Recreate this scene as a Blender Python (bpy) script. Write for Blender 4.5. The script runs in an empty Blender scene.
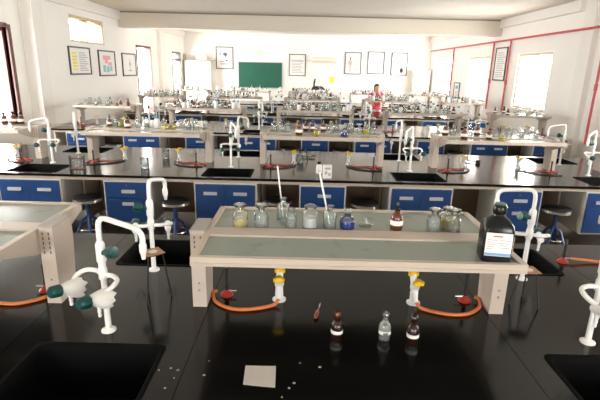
import bpy, math, random
from mathutils import Vector, Matrix

# ------------------------------------------------------------------ camera, world, lights, exposure
scene = bpy.context.scene
COL = scene.collection
H = 2.1
F_PX, PITCH, ROLL, YAW = 454.57, math.radians(15.995), math.radians(1.3676), math.radians(-0.098)
fwd = Vector((math.sin(YAW) * math.cos(PITCH), math.cos(YAW) * math.cos(PITCH), -math.sin(PITCH)))
rgt = Vector((math.cos(YAW), -math.sin(YAW), 0))
upv = rgt.cross(fwd)
cr = rgt * math.cos(ROLL) + upv * math.sin(ROLL)
cu = -rgt * math.sin(ROLL) + upv * math.cos(ROLL)
cam_d = bpy.data.cameras.new('camera')
cam = bpy.data.objects.new('camera', cam_d)
COL.objects.link(cam)
m3 = Matrix((cr, cu, -fwd)).transposed()
cam.matrix_world = Matrix.Translation((0, 0, H)) @ m3.to_4x4()
cam_d.sensor_width = 36
cam_d.lens = F_PX / 600 * 36
cam_d.clip_start = 0.05
cam_d.clip_end = 200
scene.camera = cam

world = bpy.data.worlds.new('overcast_sky')
scene.world = world
world.use_nodes = True
bg = world.node_tree.nodes['Background']
bg.inputs['Color'].default_value = (1.0, 0.975, 0.94, 1)
bg.inputs['Strength'].default_value = 16.0
vs = scene.view_settings
vs.view_transform = 'Standard'
vs.look = 'None'
vs.gamma = 1
vs.use_curve_mapping = False
vs.exposure = 1.1
scene.cycles.max_bounces = 12
scene.cycles.diffuse_bounces = 6
scene.cycles.transparent_max_bounces = 24
scene.cycles.caustics_reflective = False
scene.cycles.caustics_refractive = False
scene.cycles.sample_clamp_indirect = 6


def ray(x, y):
    return cr * ((x - 300) / F_PX) - cu * ((y - 200) / F_PX) + fwd


def on_z(x, y, z):                       # pixel direction met by a level surface at height z
    d = ray(x, y)
    t = (z - H) / d.z
    return Vector((0, 0, H)) + d * t


# ------------------------------------------------------------------ mesh helpers
class MB:
    def __init__(self):
        self.v, self.f = [], []

    def add(self, vs_, fs):
        n = len(self.v)
        self.v += [tuple(p) for p in vs_]
        self.f += [tuple(i + n for i in q) for q in fs]
        return self

    def box(self, x0, x1, y0, y1, z0, z1):
        return self.add([(x0, y0, z0), (x1, y0, z0), (x1, y1, z0), (x0, y1, z0), (x0, y0, z1), (x1, y0, z1), (x1, y1, z1), (x0, y1, z1)],
                        [(0, 3, 2, 1), (4, 5, 6, 7), (0, 1, 5, 4), (1, 2, 6, 5), (2, 3, 7, 6), (3, 0, 4, 7)])

    def lathe(self, prof, n=16, c=(0, 0, 0), M=None, cap=True):
        vs_, fs = [], []
        for r, z in prof:
            for k in range(n):
                a = 2 * math.pi * k / n
                p = Vector((r * math.cos(a), r * math.sin(a), z))
                if M is not None:
                    p = M @ p
                vs_.append(p + Vector(c))
        for i in range(len(prof) - 1):
            for k in range(n):
                k2 = (k + 1) % n
                fs.append((i * n + k, i * n + k2, (i + 1) * n + k2, (i + 1) * n + k))
        if cap:
            if prof[0][0] > 1e-6:
                fs.append(tuple(range(n - 1, -1, -1)))
            if prof[-1][0] > 1e-6:
                b = (len(prof) - 1) * n
                fs.append(tuple(range(b, b + n)))
        return self.add(vs_, fs)

    def cyl(self, p0, p1, r0, r1=None, n=12):
        p0, p1 = Vector(p0), Vector(p1)
        d = p1 - p0
        q = d.to_track_quat('Z', 'Y').to_matrix()
        return self.lathe([(r0, 0), (r1 if r1 is not None else r0, d.length)], n, p0, q)

    def tube(self, pts, r, n=10, closed=False):
        pts = [Vector(p) for p in pts]
        m = len(pts)
        up = None
        vs_, fs = [], []
        rr = r if isinstance(r, (list, tuple)) else [r] * m
        for i, p in enumerate(pts):
            if closed:
                t = (pts[(i + 1) % m] - pts[i - 1]).normalized()
            else:
                t = (pts[min(i + 1, m - 1)] - pts[max(i - 1, 0)]).normalized()
            if up is None:
                up = Vector((0, 0, 1)) if abs(t.z) < .9 else Vector((1, 0, 0))
            s = t.cross(up).normalized()
            up = s.cross(t).normalized()
            for k in range(n):
                a = 2 * math.pi * k / n
                vs_.append(p + (s * math.cos(a) + up * math.sin(a)) * rr[i])
        for i in range(m if closed else m - 1):
            j = (i + 1) % m
            for k in range(n):
                k2 = (k + 1) % n
                fs.append((i * n + k, i * n + k2, j * n + k2, j * n + k))
        if not closed:
            fs.append(tuple(range(n - 1, -1, -1)))
            fs.append(tuple(range((m - 1) * n, m * n)))
        return self.add(vs_, fs)

    def prism(self, poly, axis, a0, a1):         # poly of (u,v) extruded along axis
        def P(u, v, w):
            return {'x': (w, u, v), 'y': (u, w, v), 'z': (u, v, w)}[axis]
        n = len(poly)
        vs_ = [P(u, v, a0) for u, v in poly] + [P(u, v, a1) for u, v in poly]
        fs = [tuple(range(n - 1, -1, -1)), tuple(range(n, 2 * n))]
        fs += [(i, (i + 1) % n, n + (i + 1) % n, n + i) for i in range(n)]
        return self.add(vs_, fs)

    def holed(self, u0, u1, v0, v1, w0, w1, holes, fn):
        """slab over (u,v) with rectangular holes, thickness w0..w1, fn maps (u,v,w) to xyz"""
        us = sorted({u0, u1, *[h[0] for h in holes], *[h[1] for h in holes]})
        vv = sorted({v0, v1, *[h[2] for h in holes], *[h[3] for h in holes]})
        us = [u for u in us if u0 <= u <= u1]
        vv = [v for v in vv if v0 <= v <= v1]

        def solid(i, j):
            if i < 0 or j < 0 or i >= len(us) - 1 or j >= len(vv) - 1:
                return False
            cu_, cv = (us[i] + us[i + 1]) / 2, (vv[j] + vv[j + 1]) / 2
            return not any(h[0] < cu_ < h[1] and h[2] < cv < h[3] for h in holes)
        for i in range(len(us) - 1):
            for j in range(len(vv) - 1):
                if not solid(i, j):
                    continue
                a, b, c, d = us[i], us[i + 1], vv[j], vv[j + 1]
                P = [(a, c), (b, c), (b, d), (a, d)]
                lo = [fn(u, v, w0) for u, v in P]
                hi = [fn(u, v, w1) for u, v in P]
                fs = [(0, 3, 2, 1), (4, 5, 6, 7)]
                if not solid(i, j - 1):
                    fs.append((0, 1, 5, 4))
                if not solid(i + 1, j):
                    fs.append((1, 2, 6, 5))
                if not solid(i, j + 1):
                    fs.append((2, 3, 7, 6))
                if not solid(i - 1, j):
                    fs.append((3, 0, 4, 7))
                self.add(lo + hi, fs)
        return self

    def mesh(self, name, mat, smooth=True, fix=True):
        me = bpy.data.meshes.new(name)
        me.from_pydata(self.v, [], self.f)
        if fix:
            import bmesh
            bm = bmesh.new()
            bm.from_mesh(me)
            bmesh.ops.remove_doubles(bm, verts=bm.verts, dist=1e-6)
            bmesh.ops.recalc_face_normals(bm, faces=bm.faces)
            bm.to_mesh(me)
            bm.free()
        if smooth:
            me.shade_smooth()
            me.set_sharp_from_angle(angle=math.radians(38))
        me.materials.append(mat)
        return me


def smooth_path(pts, k=6):
    """Catmull-Rom through the points"""
    P = [Vector(p) for p in pts]
    P = [P[0] * 2 - P[1]] + P + [P[-1] * 2 - P[-2]]
    out = []
    for i in range(1, len(P) - 2):
        for s in range(k):
            t = s / k
            a, b, c, d = P[i - 1], P[i], P[i + 1], P[i + 2]
            out.append(.5 * ((2 * b) + (c - a) * t + (2 * a - 5 * b + 4 * c - d) * t * t + (3 * b - a - 3 * c + d) * t ** 3))
    out.append(P[-2])
    return out


def link(o, parent=None, loc=(0, 0, 0), rz=0):
    COL.objects.link(o)
    o.location = loc
    o.rotation_euler = (0, 0, rz)
    if parent is not None:
        o.parent = parent
    return o


def obj(name, me, parent=None, loc=(0, 0, 0), rz=0):
    return link(bpy.data.objects.new(name, me), parent, loc, rz)


def tag(o, label, cat, group=None):
    o['label'] = label
    o['category'] = cat
    if group:
        o['group'] = group
    return o


def thing(name, label, cat, loc=(0, 0, 0), rz=0, group=None):
    o = bpy.data.objects.new(name, None)
    o.empty_display_size = .05
    link(o, None, loc, rz)
    return tag(o, label, cat, group)


CACHE = {}


def part(name, key, fn, mat, parent, loc=(0, 0, 0), rz=0, smooth=True):
    """a child that shares its mesh with every alike part"""
    if key not in CACHE:
        mb = MB()
        fn(mb)
        CACHE[key] = mb.mesh(name, M[mat], smooth)
    return obj(name, CACHE[key], parent, loc, rz)


def struct(name, mb, mat, parent=None, smooth=False):
    o = obj(name, mb.mesh(name, M[mat], smooth), parent)
    if parent is None:
        o['kind'] = 'structure'
    return o


# ------------------------------------------------------------------ materials
M = {}


def nodes(name):
    m = bpy.data.materials.new(name)
    m.use_nodes = True
    nt = m.node_tree
    return m, nt, nt.nodes['Principled BSDF'], nt.nodes['Material Output']


def plain(name, col, rough=.5, metal=0, var=0.0, scale=6, spec=.5, bump=0):
    m, nt, b, o = nodes(name)
    b.inputs['Roughness'].default_value = rough
    b.inputs['Metallic'].default_value = metal
    b.inputs['Specular IOR Level'].default_value = spec
    tc = nt.nodes.new('ShaderNodeTexCoord')
    n = nt.nodes.new('ShaderNodeTexNoise')
    n.inputs['Scale'].default_value = scale
    n.inputs['Detail'].default_value = 4
    nt.links.new(tc.outputs['Object'], n.inputs['Vector'])
    r = nt.nodes.new('ShaderNodeMapRange')
    r.inputs['To Min'].default_value = 1 - var
    r.inputs['To Max'].default_value = 1 + var
    nt.links.new(n.outputs['Fac'], r.inputs['Value'])
    mx = nt.nodes.new('ShaderNodeVectorMath')
    mx.operation = 'SCALE'
    mx.inputs[0].default_value = col
    nt.links.new(r.outputs[0], mx.inputs['Scale'])
    nt.links.new(mx.outputs[0], b.inputs['Base Color'])
    if bump:
        bp = nt.nodes.new('ShaderNodeBump')
        bp.inputs['Strength'].default_value = bump
        bp.inputs['Distance'].default_value = .002
        nt.links.new(n.outputs['Fac'], bp.inputs['Height'])
        nt.links.new(bp.outputs[0], b.inputs['Normal'])
    M[name] = m
    return m


def glassy(name, tint, gloss=.5, rough=.03, dens=None):
    """thin glass: lets light straight through, tinted, with a Fresnel sheen"""
    m, nt, b, o = nodes(name)
    nt.nodes.remove(b)
    tr = nt.nodes.new('ShaderNodeBsdfTransparent')
    tr.inputs['Color'].default_value = (*tint, 1)
    gl = nt.nodes.new('ShaderNodeBsdfGlossy')
    gl.inputs['Roughness'].default_value = rough
    gl.inputs['Color'].default_value = (1, 1, 1, 1)
    fr = nt.nodes.new('ShaderNodeFresnel')
    fr.inputs['IOR'].default_value = 1.5
    mu = nt.nodes.new('ShaderNodeMath')
    mu.operation = 'MULTIPLY'
    mu.inputs[1].default_value = gloss
    mu.use_clamp = True
    nt.links.new(fr.outputs[0], mu.inputs[0])
    mx = nt.nodes.new('ShaderNodeMixShader')
    nt.links.new(mu.outputs[0], mx.inputs[0])
    last = tr
    if dens:
        df = nt.nodes.new('ShaderNodeBsdfDiffuse')
        df.inputs['Color'].default_value = (*dens[0], 1)
        m2 = nt.nodes.new('ShaderNodeMixShader')
        m2.inputs[0].default_value = dens[1]
        nt.links.new(tr.outputs[0], m2.inputs[1])
        nt.links.new(df.outputs[0], m2.inputs[2])
        last = m2
    nt.links.new(last.outputs[0], mx.inputs[1])
    nt.links.new(gl.outputs[0], mx.inputs[2])
    nt.links.new(mx.outputs[0], o.inputs['Surface'])
    M[name] = m
    return m


def granite():
    m, nt, b, o = nodes('black_granite')
    tc = nt.nodes.new('ShaderNodeTexCoord')
    v = nt.nodes.new('ShaderNodeTexNoise')
    v.inputs['Scale'].default_value = 180
    v.inputs['Detail'].default_value = 2
    nt.links.new(tc.outputs['Object'], v.inputs['Vector'])
    cr_ = nt.nodes.new('ShaderNodeValToRGB')
    cr_.color_ramp.elements[0].position = .45
    cr_.color_ramp.elements[0].color = (.0028, .0028, .0026, 1)
    cr_.color_ramp.elements[1].position = .75
    cr_.color_ramp.elements[1].color = (.012, .0115, .011, 1)
    nt.links.new(v.outputs['Fac'], cr_.inputs[0])
    nt.links.new(cr_.outputs[0], b.inputs['Base Color'])
    n = nt.nodes.new('ShaderNodeTexNoise')
    n.inputs['Scale'].default_value = 3.5
    n.inputs['Detail'].default_value = 5
    nt.links.new(tc.outputs['Object'], n.inputs['Vector'])
    r = nt.nodes.new('ShaderNodeMapRange')
    r.inputs['To Min'].default_value = .10
    r.inputs['To Max'].default_value = .20
    b.inputs['Specular IOR Level'].default_value = .34
    nt.links.new(n.outputs['Fac'], r.inputs['Value'])
    nt.links.new(r.outputs[0], b.inputs['Roughness'])
    M['granite'] = m


def floor_tiles():
    m, nt, b, o = nodes('floor_tiles')
    tc = nt.nodes.new('ShaderNodeTexCoord')
    br = nt.nodes.new('ShaderNodeTexBrick')
    br.offset = 0
    br.inputs['Color1'].default_value = (.20, .17, .14, 1)
    br.inputs['Color2'].default_value = (.23, .195, .16, 1)
    br.inputs['Mortar'].default_value = (.07, .06, .05, 1)
    br.inputs['Scale'].default_value = 1
    br.inputs['Brick Width'].default_value = .6
    br.inputs['Row Height'].default_value = .6
    br.inputs['Mortar Size'].default_value = .004
    nt.links.new(tc.outputs['Object'], br.inputs['Vector'])
    nt.links.new(br.outputs['Color'], b.inputs['Base Color'])
    b.inputs['Roughness'].default_value = .35
    M['floor'] = m


def frosted():
    m, nt, b, o = nodes('shelf_glass')
    tc = nt.nodes.new('ShaderNodeTexCoord')
    n = nt.nodes.new('ShaderNodeTexNoise')
    n.inputs['Scale'].default_value = 7
    n.inputs['Detail'].default_value = 3
    nt.links.new(tc.outputs['Object'], n.inputs['Vector'])
    cr_ = nt.nodes.new('ShaderNodeValToRGB')
    cr_.color_ramp.elements[0].position = .28
    cr_.color_ramp.elements[0].color = (.19, .23, .20, 1)
    cr_.color_ramp.elements[1].position = .40
    cr_.color_ramp.elements[1].color = (.26, .30, .265, 1)
    nt.links.new(n.outputs['Fac'], cr_.inputs[0])
    nt.links.new(cr_.outputs[0], b.inputs['Base Color'])
    b.inputs['Roughness'].default_value = .22
    M['shelf_glass'] = m


granite()
floor_tiles()
frosted()
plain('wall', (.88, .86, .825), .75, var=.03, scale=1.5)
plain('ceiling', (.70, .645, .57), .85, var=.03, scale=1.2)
plain('beam', (.76, .70, .61), .85, var=.03)
plain('trim', (.85, .825, .785), .8, var=.02)
plain('column', (.74, .66, .54), .8, var=.03, scale=2)
plain('gap_shade', (.30, .26, .22), .8)  # shade tone for the line where beam meets ceiling
plain('beige', (.53, .445, .375), .42, var=.04, scale=5)
plain('beige_cap', (.36, .34, .32), .4, var=.04, scale=9)
plain('slot', (.10, .07, .05), .8)
plain('rail', (.55, .46, .37), .5, var=.05)
plain('board', (.26, .19, .14), .7, var=.1, scale=4)
plain('blue', (.006, .044, .165), .35, var=.05, scale=3)
plain('cab_white', (.62, .60, .56), .5)
plain('plate', (.55, .56, .58), .35, metal=.3)
plain('dark_metal', (.022, .020, .020), .4, metal=.3)
plain('chrome', (.75, .75, .75), .18, metal=1)
plain('steel', (.35, .34, .33), .35, metal=.9)
plain('sink', (.003, .003, .0033), .8, spec=.08)
plain('white_plastic', (.85, .84, .82), .35, var=.02)
plain('white_wrap', (.82, .81, .78), .6, var=.06, scale=30, bump=.6)
plain('green_knob', (.003, .055, .05), .3)
plain('yellow_knob', (.82, .52, .02), .4)
plain('orange_rubber', (.66, .18, .05), .5, var=.12, scale=12)
plain('red_rubber', (.38, .05, .03), .5, var=.1, scale=12)
plain('black_rubber', (.015, .014, .014), .5)
plain('red_enamel', (.34, .032, .022), .35, var=.08)
plain('stool_seat', (.016, .015, .016), .4)
plain('stool_blue', (.012, .04, .16), .4)
plain('amber', (.12, .030, .007), .08, var=.15, spec=.8)
plain('amber_dark', (.022, .007, .004), .1, spec=.8)
plain('black_plastic', (.006, .0065, .0065), .25, spec=.35)
plain('dark_green_plastic', (.01, .045, .035), .4)
plain('label', (.85, .84, .82), .6)
plain('label_blue', (.20, .38, .62), .6)
plain('ink', (.12, .12, .14), .7)
plain('ink_grey', (.42, .43, .46), .7)
plain('ink_red', (.62, .10, .09), .7)
plain('ink_yellow', (.85, .72, .12), .7)
plain('ink_pink', (.85, .38, .42), .7)
plain('ink_teal', (.30, .55, .58), .7)
plain('ink_flesh', (.55, .42, .38), .7)
plain('paper', (.58, .53, .49), .8, var=.07, scale=25)
plain('poster', (.84, .83, .81), .5)
plain('frame_dark', (.06, .055, .055), .4)
plain('chalkboard', (.008, .10, .062), .7, var=.15, scale=2)
plain('alu', (.55, .55, .55), .4, metal=.6)
plain('maroon', (.11, .035, .03), .45, var=.08)
plain('wood_frame', (.60, .50, .36), .5, var=.05)
plain('curtain', (.42, .42, .38), .8, var=.05)
plain('pipe_red', (.60, .09, .10), .45)
plain('cupboard', (.76, .71, .62), .6, var=.03)
plain('carton', (.62, .58, .50), .7)
plain('clock_face', (.80, .76, .62), .5)
plain('ac', (.78, .73, .64), .5)
plain('gauze', (.42, .24, .14), .8, var=.3, scale=40)
plain('ceramic', (.75, .70, .65), .7)
plain('powder_white', (.86, .86, .86), .8)
plain('powder_yellow', (.85, .68, .18), .8)
plain('blue_cap', (.03, .22, .55), .4)
plain('teat', (.45, .10, .07), .5)
plain('skin', (.45, .24, .16), .6)
plain('hair', (.012, .010, .010), .5)
plain('dress', (.62, .06, .10), .7, var=.3, scale=10)
plain('scarf', (.85, .55, .55), .7)
plain('speck', (.30, .28, .26), .5)
glassy('glass', (.95, .97, .96), .9, dens=((.8, .84, .84), .02))
glassy('glass_heavy', (.93, .95, .94), 1.3, dens=((.85, .88, .88), .09))
glassy('louvre', (.9, .88, .8), .3, dens=((.75, .68, .52), .75))
glassy('pane', (.97, .98, .98), .35)
glassy('liq_clear', (.9, .93, .92), .3, dens=((.75, .82, .8), .15))
plain('liq_blue', (.004, .045, .30), .1)
glassy('liq_yellow', (.85, .70, .1), .5, dens=((.80, .62, .03), .8))
glassy('beaker', (.95, .96, .96), 1.0, dens=((.85, .87, .87), .16))

# ------------------------------------------------------------------ the room
XL, XR, YF, YB = -5.4, 5.7, 21.4, -3.0
XLN, XRN, YN = -5.65, 5.82, 9.6          # the near bays are set back behind the columns
ZC = 3.6
struct('floor', MB().box(XLN - .3, XRN + .3, YB - .2, YF + .2, -.12, 0), 'floor')
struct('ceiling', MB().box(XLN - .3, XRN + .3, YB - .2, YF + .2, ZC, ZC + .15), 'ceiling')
near_wins = [(3.6, 5.2), (7.55, 9.10)]  # the nearer opening is out of view, added as daylight fill
far_left = [(11.08, 12.92, 2.61, 3.21), (15.3, 16.72, 0, 2.75), (19.45, 20.68, 0, 2.70)]
far_right = [(11.0, 12.74, 1.25, 2.63), (14.66, 16.45, 1.25, 2.63), (18.4, 20.65, 1.25, 2.78)]
struct('wall_left', MB().holed(YN + .4, YF, 0, ZC, XL - .25, XL, far_left, lambda u, v, w: (w, u, v)), 'wall')
struct('wall_right', MB().holed(YN + .4, YF, 0, ZC, XR, XR + .25, far_right, lambda u, v, w: (w, u, v)), 'wall')
struct('wall_left_near', MB().holed(YB, YN, 0, ZC, XLN - .2, XLN, [(a, b, .95, 2.74) for a, b in near_wins], lambda u, v, w: (w, u, v)), 'wall')
struct('wall_right_near', MB().holed(YB, YN, 0, ZC, XRN, XRN + .2, [(a, b, .95, 2.74) for a, b in near_wins[:1]], lambda u, v, w: (w, u, v)), 'wall')
struct('wall_far', MB().box(XL - .25, XR + .25, YF, YF + .2, 0, ZC), 'wall')
struct('wall_back', MB().holed(XLN - .2, XRN + .2, 0, ZC, YB - .2, YB, [(-3.6, -2.0, 1.0, 2.7), (2.0, 3.6, 1.0, 2.7)], lambda u, v, w: (u, w, v)), 'wall')  # both openings are unseen, added to light the front from behind
# columns and beams
for n, x0, x1, y0, y1 in [('column_left', XLN, XL, YN, YN + .4), ('column_right', XR, XRN, YN, YN + .4)]:
    struct(n, MB().box(x0 - .0, x1 + .0, y0, y1, 0, ZC), 'trim')
struct('column_left_far', MB().box(XL, XL + .12, 17.55, 18.15, 0, ZC), 'trim')
struct('beam_cross', MB().box(XL, XR, 14.0, 14.45, 3.17, ZC), 'beam')
struct('shadow_gap_strip', MB().box(XL, XR, 13.975, 14.0, ZC - .035, ZC), 'gap_shade')  # dark strip drawn in for the shadow-gap line along the beam top
struct('trim_2', MB().box(XL, XL + .08, YN + .4, 14.0, 3.36, ZC), 'trim')
struct('trim_3', MB().box(XL, XL + .08, 14.45, YF, 3.36, ZC), 'trim')
struct('trim_4', MB().box(XR - .10, XR, YN + .4, 14.0, 3.38, ZC), 'trim')
struct('trim_5', MB().box(XR - .10, XR, 14.45, YF, 3.38, ZC), 'trim')


def window(n, X, side, y0, y1, z0, z1, fm, mull=2, curtain=False, depth=.12):
    """a framed window in a side wall: frame, mullion, panes; side is the outward sign"""
    xa, xb = sorted((X + side * .05, X + side * (.05 + depth)))
    t = .06
    mb = MB()
    mb.box(xa, xb, y0, y0 + t, z0, z1).box(xa, xb, y1 - t, y1, z0, z1).box(xa, xb, y0 + t, y1 - t, z1 - t, z1)
    if z0 > .2:
        mb.box(xa, xb, y0 + t, y1 - t, z0, z0 + t)
    o = struct('window_%d' % n, mb, fm)
    xm = (xa + xb) / 2
    w = (y1 - y0) / mull
    for i in range(1, mull):
        obj('mullion', MB().box(xm - .025, xm + .025, y0 + i * w - .035, y0 + i * w + .035, z0 + (t if z0 > .2 else 0), z1 - t).mesh('mullion', M[fm], False), o)
    for i in range(mull):
        obj('pane', MB().box(xm - .003, xm + .003, y0 + i * w + .03, y0 + (i + 1) * w - .03, z0 + .03, z1 - .03).mesh('pane', M['pane'], False), o)
    if z0 > .2:
        xs = sorted((X - side * .03, X + side * .2))
        obj('window_sill', MB().box(xs[0], xs[1], y0 - .03, y1 + .03, z0 - .035, z0).mesh('window_sill', M['trim'], False), o)
    return o


wn = 1
for (a, b) in near_wins:
    o = window(wn, XLN, -1, a, b, .95, 2.74, 'maroon', 2)
    wn += 1
for (a, b) in near_wins[:1]:
    window(wn, XRN, 1, a, b, .95, 2.74, 'wood_frame', 2)
    wn += 1
for (a, b, c, d) in far_right:
    window(wn, XR, 1, a, b, c, d, 'wood_frame', 2)
    wn += 1
# dark reveal lining and pale curtain of the near left window that the photo shows
obj('window_lining', MB().box(XLN - .20, XLN + .03, 9.10, 9.20, .95, 2.80).box(XLN - .2, XLN + .03, 7.45, 9.10, 2.74, 2.82).mesh('window_lining', M['maroon'], False), bpy.data.objects['window_2'])
# louvred ventilator high in the left wall
a, b, c, d = far_left[0]
mb = MB()
mb.box(XL - .2, XL - .02, a, a + .05, c, d).box(XL - .2, XL - .02, b - .05, b, c, d).box(XL - .2, XL - .02, a + .05, b - .05, c, c + .05).box(XL - .2, XL - .02, a + .05, b - .05, d - .05, d)
mb.box(XL - .2, XL - .02, (a + b) / 2 - .03, (a + b) / 2 + .03, c + .05, d - .05)
lou = struct('window_%d' % wn, mb, 'wood_frame')
wn += 1
for bay in ((a + .05, (a + b) / 2 - .03), ((a + b) / 2 + .03, b - .05)):
    for i in range(7):
        z = c + .085 + i * .07
        obj('louvre_slat', MB().prism([(XL - .15, z + .05), (XL - .155, z + .05), (XL - .075, z - .02), (XL - .07, z - .02)], 'y', *bay).mesh('louvre_slat', M['louvre'], False), lou)
# the two doorways of the left wall
for i, (a, b, c, d) in enumerate(far_left[1:]):
    mb = MB()
    mb.box(XL - .2, XL + .02, a, a + .07, 0, d).box(XL - .2, XL + .02, b - .07, b, 0, d).box(XL - .2, XL + .02, a + .07, b - .07, d - .07, d)
    if i == 1:
        mb.box(XL - .2, XL + .02, a + .07, b - .07, 2.34, 2.41)
    dr = struct('door_%d' % (i + 1), mb, 'maroon' if i == 0 else 'frame_dark')
    if i == 1:
        obj('transom_pane', MB().box(XL - .1, XL - .094, a + .07, b - .07, 2.41, d - .07).mesh('transom_pane', M['pane'], False), dr)

# portals tell the renderer where the sky's light comes in
def portal(nm, loc, rot, sx, sy):
    L = bpy.data.lights.new(nm, 'AREA')
    L.shape = 'RECTANGLE'
    L.size, L.size_y = sx, sy
    L.cycles.is_portal = True
    o = bpy.data.objects.new(nm, L)
    COL.objects.link(o)
    o.location = loc
    o.rotation_euler = rot


for (a, b) in near_wins:
    portal('window_portal', (XLN - .24, (a + b) / 2, 1.845), (0, -math.pi / 2, 0), 1.79, b - a)
for (a, b) in near_wins[:1]:
    portal('window_portal', (XRN + .24, (a + b) / 2, 1.845), (0, math.pi / 2, 0), 1.79, b - a)
for (a, b, c, d) in far_left:
    portal('window_portal', (XL - .28, (a + b) / 2, (c + d) / 2), (0, -math.pi / 2, 0), d - c, b - a)
for (a, b, c, d) in far_right:
    portal('window_portal', (XR + .28, (a + b) / 2, (c + d) / 2), (0, math.pi / 2, 0), d - c, b - a)

for x in (-2.8, 2.8):  # rear windows behind the camera, added to brighten the near end
    portal('window_portal', (x, YB - .24, 1.85), (math.pi / 2, 0, 0), 1.6, 1.7)
    mb = MB()
    for a in (-.8, -.03, .74):
        mb.box(x + a, x + a + .06, YB - .14, YB - .06, 1.0, 2.7)
    mb.box(x - .74, x + .74, YB - .14, YB - .06, 1.0, 1.06).box(x - .74, x + .74, YB - .14, YB - .06, 2.64, 2.7)
    o = struct('window_%d' % wn, mb, 'wood_frame')
    wn += 1
    for a in (-.74, .03):
        obj('pane', MB().box(x + a, x + a + .71, YB - .102, YB - .098, 1.06, 2.64).mesh('pane', M['pane'], False), o)

# ------------------------------------------------------------------ benches
ZB = .85
ROWS = [2.31 + 3.9 * k for k in range(5)]
ROWN = ['front-row', 'second-row', 'third-row', 'fourth-row', 'back-row']
ROWW = ['front', 'second', 'third', 'fourth', 'back']
P = 2.345
XB0, XB1 = -5.06, 5.32
SINKX = [-.905 + P * j for j in (-1, 0, 1, 2)]
RACKX = [.27 + P * j for j in (-2, -1, 0, 1, 2)]
RACKPOS = ['far-left', 'left', 'middle', 'right', 'far-right']
ORD = ['first', 'second', 'third', 'fourth', 'fifth', 'sixth', 'seventh', 'eighth', 'ninth', 'tenth', 'eleventh', 'twelfth', 'thirteenth',
       'fourteenth', 'fifteenth', 'sixteenth', 'seventeenth', 'eighteenth', 'nineteenth', 'twentieth', 'twenty-first', 'twenty-second', 'twenty-third', 'twenty-fourth', 'twenty-fifth', 'twenty-sixth', 'twenty-seventh', 'twenty-eighth', 'twenty-ninth', 'thirtieth']
HW, HD = .295, .22                        # sink half sizes
SLABW = .42                               # half width of a sink slab


def worktop(k):
    yc = ROWS[k]
    t = thing('worktop', 'polished black granite worktop of the %s lab bench' % ROWW[k], 'worktop', (0, yc, ZB - .03))
    edges = []
    x = XB0
    for s in SINKX:
        edges.append((x, s - SLABW, None))
        edges.append((s - SLABW, s + SLABW, s))
        x = s + SLABW
    edges.append((x, XB1, None))
    for (a, b, s) in edges:
        holes = []
        if s is not None:
            for y in (-.69, .64):
                holes.append((s - HW, s + HW, y - HD, y + HD))
        mb = MB().holed(a + .0015, b - .0015, -.98, .98, 0, .03, holes, lambda u, v, w: (u, v, w))
        obj('slab', mb.mesh('slab', M['granite'], False), t)
    return t


def basin(mb):
    w, d, h, tk = HW - .004, HD - .004, .26, .012
    r = .05

    def ring(W, D, R, z):
        out = []
        for cx, cy, a0 in ((W - R, D - R, 0), (-W + R, D - R, 90), (-W + R, -D + R, 180), (W - R, -D + R, 270)):
            for i in range(5):
                a = math.radians(a0 + 22.5 * i)
                out.append((cx + R * math.cos(a), cy + R * math.sin(a), z))
        return out
    rings = [ring(w + .010, d + .010, .03, .001), ring(w + .010, d + .010, .03, .005), ring(w - .006, d - .006, r, .005),
             ring(w - .016, d - .016, r, -.01), ring(w - .04, d - .04, r, -h), ring(w - .03, d - .03, r, -h - .012), ring(w - .005, d - .005, r, -.02), ring(w - .002, d - .002, r, .002)]
    n = len(rings[0])
    vs_ = [p for q in rings for p in q]
    fs = []
    for i in range(len(rings)):
        j = (i + 1) % len(rings)
        if (i, j) == (4, 5):
            continue
        for q in range(n):
            fs.append((i * n + q, i * n + (q + 1) % n, j * n + (q + 1) % n, j * n + q))
    fs.append(tuple(range(4 * n, 5 * n)))
    fs.append(tuple(range(5 * n, 6 * n)))
    mb.add(vs_, fs)


def make_sink(x, y, label):
    t = thing('sink', label, 'sink', (x, y, ZB), 0, 'black lab sinks')
    part('basin', 'basin', basin, 'sink', t)
    part('drain', 'drain', lambda m: m.lathe([(.035, -.255), (.035, -.249), (.028, -.249), (.026, -.253)], 16), 'steel', t)
    return t


def cab_frame(mb, w, h, d=.5, top=True):
    t = .018
    mb.box(-w, -w + t, 0, d, 0, h).box(w - t, w, 0, d, 0, h).box(-w + t, w - t, 0, d, 0, t).box(-w + t, w - t, 0, d if top else .03, h - t, h).box(-w + t, w - t, d - .01, d, t, h - t)


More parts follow.
